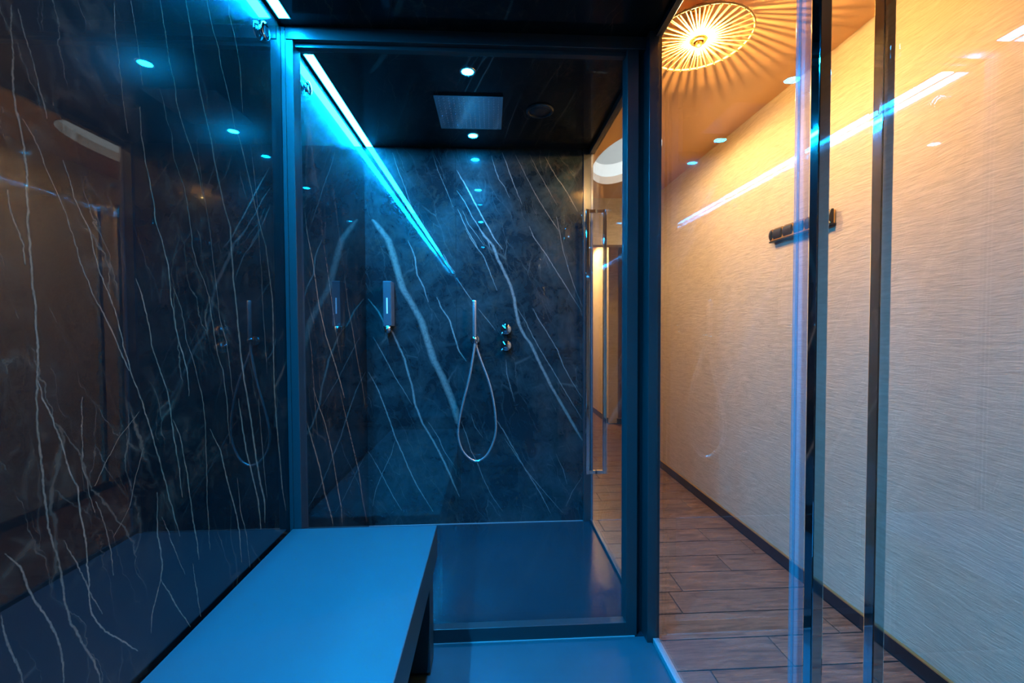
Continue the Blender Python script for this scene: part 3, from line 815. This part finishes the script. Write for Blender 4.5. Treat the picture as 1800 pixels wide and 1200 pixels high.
def spot(x, y, label, watt=SPOT_W * 1.15):
    t = empty('ceiling_spot', (x, y, ZC))
    tag(t, label, 'spotlight', 'round blue ceiling spotlights')
    bm = bm_new()
    add_lathe(bm, [(.0245, -.0003), (.0245, -.003), (.032, -.003), (.0335, -.0018), (.0335, -.0003)], (x, y, ZC), 'z', 40)
    obj('trim_ring', bm, 'chrome', t, True)
    bm = bm_new()
    add_lathe(bm, [(0, -.0028), (.018, -.0026), (.0243, -.0012), (.0243, -.0003), (0, -.0003)], (x, y, ZC), 'z', 32)
    obj('lens', bm, 'spot', t, True)
    ld = bpy.data.lights.new('spot_beam', 'SPOT')
    ld.energy = watt
    ld.color = (.004, .37, 1.0)
    ld.spot_size = math.radians(95)
    ld.spot_blend = .7
    ld.shadow_soft_size = .02
    lo_ = bpy.data.objects.new('spot_beam', ld)
    lo_.location = (x, y, ZC - .006)
    COL.objects.link(lo_)
    lo_.parent = t
    lo_.matrix_parent_inverse = t.matrix_world.inverted()


spot(-.088, 1.80, 'blue ceiling spotlight nearest the partition, in front of the square rain head')
spot(-.09, 2.382, 'blue ceiling spotlight between square rain head and stone back wall')
spot(-.09, .83, 'blue ceiling spotlight over the floor beside the bench', SPOT_W * 3.5)

# pendant lamp
LX, LY, LZ, LR = .793, 1.607, 2.292, .186
lamp = empty('pendant_lamp', (LX, LY, ZK))
tag(lamp, 'round rattan pendant lamp with radiating cords under the tan corridor ceiling', 'lamp')
bm = bm_new()
add_lathe(bm, [(0, 0), (.045, 0), (.045, -.012), (.036, -.02), (.008, -.022), (0, -.022)], (LX, LY, ZK - .0003), 'z')
obj('canopy', bm, 'brass', lamp, True)
bm = bm_new()
add_lathe(bm, [(.004, ZK - .02 - LZ), (.004, 0)], (LX, LY, LZ), 'z', 10)
obj('stem', bm, 'brass', lamp, True)
bm = bm_new()
add_lathe(bm, [(.018, -.004), (.018, .006), (.030, .006), (.030, -.004), (.026, -.009), (.018, -.009)], (LX, LY, LZ), 'z')
obj('hub', bm, 'brass', lamp, True)
bm = bm_new()
add_tube(bm, [(LX + LR * math.cos(2 * math.pi * i / 72), LY + LR * math.sin(2 * math.pi * i / 72), LZ) for i in range(72)], .0034, 8, True)
obj('rim', bm, 'cord', lamp, True)
sp_me = None
for i in range(72):
    a = 2 * math.pi * i / 72
    if sp_me is None:
        bm = bm_new()
        add_tube(bm, [(.028, 0, .002), (LR, 0, 0)], .0026, 5)
        s = obj('spoke', bm, 'cord', None)
        sp_me = s.data
    else:
        s = bpy.data.objects.new('spoke', sp_me)
        COL.objects.link(s)
    s.parent = lamp
    s.matrix_parent_inverse = Matrix.Identity(4)
    s.location = (0, 0, LZ - ZK)
    s.rotation_euler = (0, (.03 if i % 2 else -.03), a + random.uniform(-.012, .012))
bm = bm_new()
add_lathe(bm, [(.0, .020), (.012, .018), (.012, -.010), (.0, -.012)], (LX, LY, LZ - .012), 'z', 20)
obj('socket', bm, 'brass', lamp, True)
bm = bm_new()
add_lathe(bm, [(.011, .0)] + [(.022 * math.sin(math.pi * (.17 + .83 * i / 14)), -.022 + .022 * math.cos(math.pi * (.17 + .83 * i / 14))) for i in range(0, 14)] + [(0, -.044)], (LX, LY, LZ - .022), 'z', 24)
blb = obj('bulb', bm, 'glass', lamp, True)
bm = bm_new()
add_lathe(bm, [(0, .010), (.0022, .009), (.0032, .004), (.0032, -.004), (.0022, -.009), (0, -.010)], (LX, LY, LZ - .044), 'z', 12)
obj('filament', bm, 'bulb', blb, True)

# warm downlights: one beyond the lintel, one unseen and added to brighten the corridor
warm_lens = emitter('warm_downlight_lens', (1.0, .66, .3), 40.0)


def downlight(x, y, watt, size, label):
    dl = empty('ceiling_downlight', (x, y, ZK))
    tag(dl, label, 'downlight')
    bm = bm_new()
    add_lathe(bm, [(.05, -.0003), (.05, -.004), (.062, -.004), (.062, -.0003)], (x, y, ZK), 'z')
    obj('trim_ring', bm, 'steel', dl, True)
    bm = bm_new()
    add_lathe(bm, [(0, -.0025), (.0495, -.0025), (.0495, -.0003), (0, -.0003)], (x, y, ZK), 'z')
    obj('lens', bm, warm_lens, dl, True)
    ld = bpy.data.lights.new('downlight_beam', 'SPOT')
    ld.energy = watt
    ld.color = (1.0, .66, .30)
    ld.spot_size = math.radians(size)
    ld.spot_blend = .3
    ld.shadow_soft_size = .03
    lo_ = bpy.data.objects.new('downlight_beam', ld)
    lo_.location = (x, y, ZK - .01)
    COL.objects.link(lo_)
    lo_.parent = dl
    lo_.matrix_parent_inverse = dl.matrix_world.inverted()


downlight(1.2, 6.0, FAR_W, 170, 'warm round downlight in the ceiling beyond the lintel')
downlight(.85, 2.44, MID_W, 178, 'unseen warm fill downlight added to the tan ceiling before the oval recess')

# ================================================================== OBJECTS
# bench
bn = empty('bench', (-.46, .8, ZF))
tag(bn, 'long low bench with smooth matt slab top along the black marble wall', 'bench')
bm = bm_new()
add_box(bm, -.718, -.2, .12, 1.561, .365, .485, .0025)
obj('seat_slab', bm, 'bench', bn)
for y0 in (1.418, .22):
    boxo('leg', 'bench', bn, -.70, -.209, y0, y0 + .085, ZF + .012, .3645, .002)
    boxo('foot', 'black', bn, -.69, -.217, y0 + .006, y0 + .079, ZF + .0003, ZF + .0118)

# round chrome hooks on the left wall
def hook(y, z, label):
    t = empty('wall_hook', (XL, y, z))
    tag(t, label, 'hook', 'round chrome hooks high on the left wall')
    bm = bm_new()
    add_lathe(bm, [(0, .0002), (.016, .0002), (.016, .003), (.008, .004), (.008, .008), (0, .008)], (XL, y, z), 'x')
    obj('wall_plate', bm, 'chrome', t, True)
    bm = bm_new()
    add_lathe(bm, [(0, .0075), (.018, .0078), (.026, .010), (.0265, .0125), (.024, .015), (.013, .0135), (0, .0125)], (XL, y, z), 'x')
    obj('knob', bm, 'chrome', t, True)


hook(1.435, 2.163, 'round chrome hook high on the marble in front of the glass partition')
hook(1.765, 2.167, 'round chrome hook high on the marble behind the glass partition')

# soap dispenser on the back wall
sd = empty('soap_dispenser', (-.588, YB, 1.36))
tag(sd, 'slim upright wall soap dispenser with narrow level window and round button', 'dispenser')
boxo('body', 'dispenser', sd, -.609, -.563, YB - .085, YB - .0003, 1.225, 1.480, .003)
boxo('level_window', 'frost', sd, -.5905, -.5825, YB - .0868, YB - .0852, 1.295, 1.385, .0006)
bm = bm_new()
add_lathe(bm, [(0, -.02), (.010, -.0185), (.016, -.012), (.0185, 0), (.0185, .022), (0, .022)], (-.588, YB - .072, 1.204), 'z')
obj('push_button', bm, 'steel', sd, True)

# hand shower
hs = empty('hand_shower', (-.093, YB, 1.16))
tag(hs, 'slim chrome stick hand shower on wall holder with looped hose', 'hand shower')
HX, HY = -.093, YB - .055
bm = bm_new()
add_lathe(bm, [(0, 0), (.0085, .001), (.0105, .008), (.0115, .16), (.0120, .215), (.0110, .2205), (0, .2205)], (HX, HY, 1.152), 'z', 24)
obj('stick', bm, 'bright_steel', hs, True)
bm = bm_new()
add_lathe(bm, [(0, -.0003), (.0265, -.0003), (.0265, -.007), (.023, -.010), (0, -.010)], (HX, YB, 1.142), 'y')
obj('wall_plate', bm, 'chrome', hs, True)
bm = bm_new()
add_lathe(bm, [(.0105, -.009), (.0105, -.046), (.0, -.046)], (HX, YB, 1.142), 'y', 20)
add_lathe(bm, [(.0122, .012), (.0155, .012), (.0155, -.014), (.0122, -.014), (.0122, .012)], (HX, HY, 1.148), 'z', 24)
obj('holder', bm, 'chrome', hs, True)
bm = bm_new()
add_lathe(bm, [(0, .0), (.0075, .0), (.0085, -.008), (.007, -.028), (0, -.028)], (HX, HY, 1.150), 'z', 16)
add_lathe(bm, [(0, .0), (.0075, .0), (.0085, -.006), (.007, -.022), (0, -.022)], (HX + .008, YB - .026, 1.136), 'z', 16)
obj('hose_nut', bm, 'chrome', hs, True)
ctrl = [(HX, HY, 1.124), (HX - .004, HY, 1.08), (HX - .030, HY - .002, .93), (HX - .068, HY - .002, .78), (HX - .094, HY - .002, .66), (HX - .098, HY, .57), (HX - .072, HY, .49),
        (HX - .022, HY, .440), (HX + .022, HY, .433), (HX + .072, HY, .472), (HX + .112, HY + .006, .56), (HX + .122, HY + .010, .645), (HX + .110, HY + .014, .77), (HX + .080, HY + .018, .90),
        (HX + .036, HY + .024, 1.02), (HX + .013, HY + .028, 1.09), (HX + .008, HY + .029, 1.115)]


def spline(c, n):
    c = [Vector(p) for p in c]
    c = [c[0] * 2 - c[1]] + c + [c[-1] * 2 - c[-2]]
    out = []
    for i in range(1, len(c) - 2):
        for k in range(n):
            t = k / n
            a, b, d, e = c[i - 1], c[i], c[i + 1], c[i + 2]
            out.append(.5 * ((2 * b) + (d - a) * t + (2 * a - 5 * b + 4 * d - e) * t * t + (3 * b - a - 3 * d + e) * t ** 3))
    out.append(c[-2])
    return out


bm = bm_new()
add_tube(bm, spline(ctrl, 10), .0068, 12)
obj('hose', bm, 'bright_steel', hs, True)

# two mixer knobs
def mixer(x, z, label):
    t = empty('mixer_knob', (x, YB, z))
    tag(t, label, 'tap', 'round chrome mixer knobs')
    bm = bm_new()
    add_lathe(bm, [(0, -.0003), (.031, -.0003), (.031, -.006), (.028, -.008), (0, -.008)], (x, YB, z), 'y')
    obj('wall_plate', bm, 'chrome', t, True)
    bm = bm_new()
    add_lathe(bm, [(.022, -.008), (.0235, -.011), (.0235, -.040), (.021, -.043), (0, -.0435)], (x, YB, z), 'y')
    obj('knob', bm, 'chrome', t, True)
    bm = bm_new()
    add_tube(bm, [(x - .016, YB - .026, z - .016), (x - .034, YB - .026, z - .034)], .004, 10)
    obj('lever', bm, 'chrome', t, True)


mixer(.092, 1.203, 'upper of the two round chrome mixer knobs beside the hand shower')
mixer(.092, 1.106, 'lower of the two round chrome mixer knobs beside the hand shower')

# rain head
rh = empty('rain_shower_head', (-.094, 2.128, ZC))
tag(rh, 'square flush steel rain shower head in the dark ceiling', 'shower head')
boxo('plate', 'steel', rh, -.252, .064, 1.97, 2.286, ZC - .010, ZC - .0003, .001)
bm = bm_new()
for i in range(13):
    for j in range(13):
        add_lathe(bm, [(.0016, 0), (.0012, -.0012), (0, -.0012)], (-.094 + (i - 6) * .023, 2.128 + (j - 6) * .023, ZC - .0100), 'z', 5)
nz = obj('nozzles', bm, 'steel', rh)
nz['kind'] = 'stuff'

# ceiling speaker
cs = empty('ceiling_speaker', (.247, 2.10, ZC))
tag(cs, 'round black speaker in the dark ceiling beside the rain shower head', 'speaker')
bm = bm_new()
add_lathe(bm, [(.054, -.0003), (.054, -.008), (.060, -.010), (.066, -.006), (.067, -.0003)], (.247, 2.10, ZC), 'z', 48)
obj('rim', bm, 'plastic_black', cs, True)
bm = bm_new()
add_lathe(bm, [(0, -.004), (.020, -.005), (.0535, -.003), (.0535, -.0003)], (.247, 2.10, ZC), 'z', 48)
obj('grille', bm, 'black', cs, True)

# coat rack on the corridor wall
cr = empty('coat_rack', (XW, 1.965, 1.68))
tag(cr, 'black bar coat rack with brass gaps on the plaster corridor wall', 'coat rack')
ya, yb, za, zb = 1.765, 2.165, 1.648, 1.712
boxo('back_plate', 'brass', cr, XW - .0245, XW - .0003, ya + .004, yb - .004, za + .003, zb - .003, .002)
boxo('bottom_rail', 'plastic_black', cr, XW - .030, XW - .0003, ya, yb, za - .004, za + .0025, .001)
edges = [2.165, 2.150, 2.136, 2.078, 2.062, 2.004, 1.988, 1.930, 1.914, 1.856, 1.840, 1.780, 1.765]


def curved_block(y0, y1):
    bm = bm_new()
    prof = []
    for i in range(9):
        t = i / 8
        prof.append((XW - .0125 - .017 * math.sin(math.pi * (.12 + .76 * t)) - .002, za + .003 + (zb - za - .003) * t))
    prof = [(XW - .0125, za + .003)] + prof + [(XW - .0125, zb)]
    A = [bm.verts.new((x, y0, z)) for x, z in prof]
    B = [bm.verts.new((x, y1, z)) for x, z in prof]
    n = len(prof)
    for i in range(n):
        j = (i + 1) % n
        bm.faces.new((A[i], A[j], B[j], B[i]))
    bm.faces.new(A[::-1])
    bm.faces.new(B)
    bmesh.ops.recalc_face_normals(bm, faces=bm.faces[:])
    return bm


for a, b in zip(edges[0::2], edges[1::2]):
    obj('flip_hook', curved_block(b, a), 'plastic_black', cr)
obj('end_cap', curved_block(1.765, 1.772), 'plastic_black', cr)
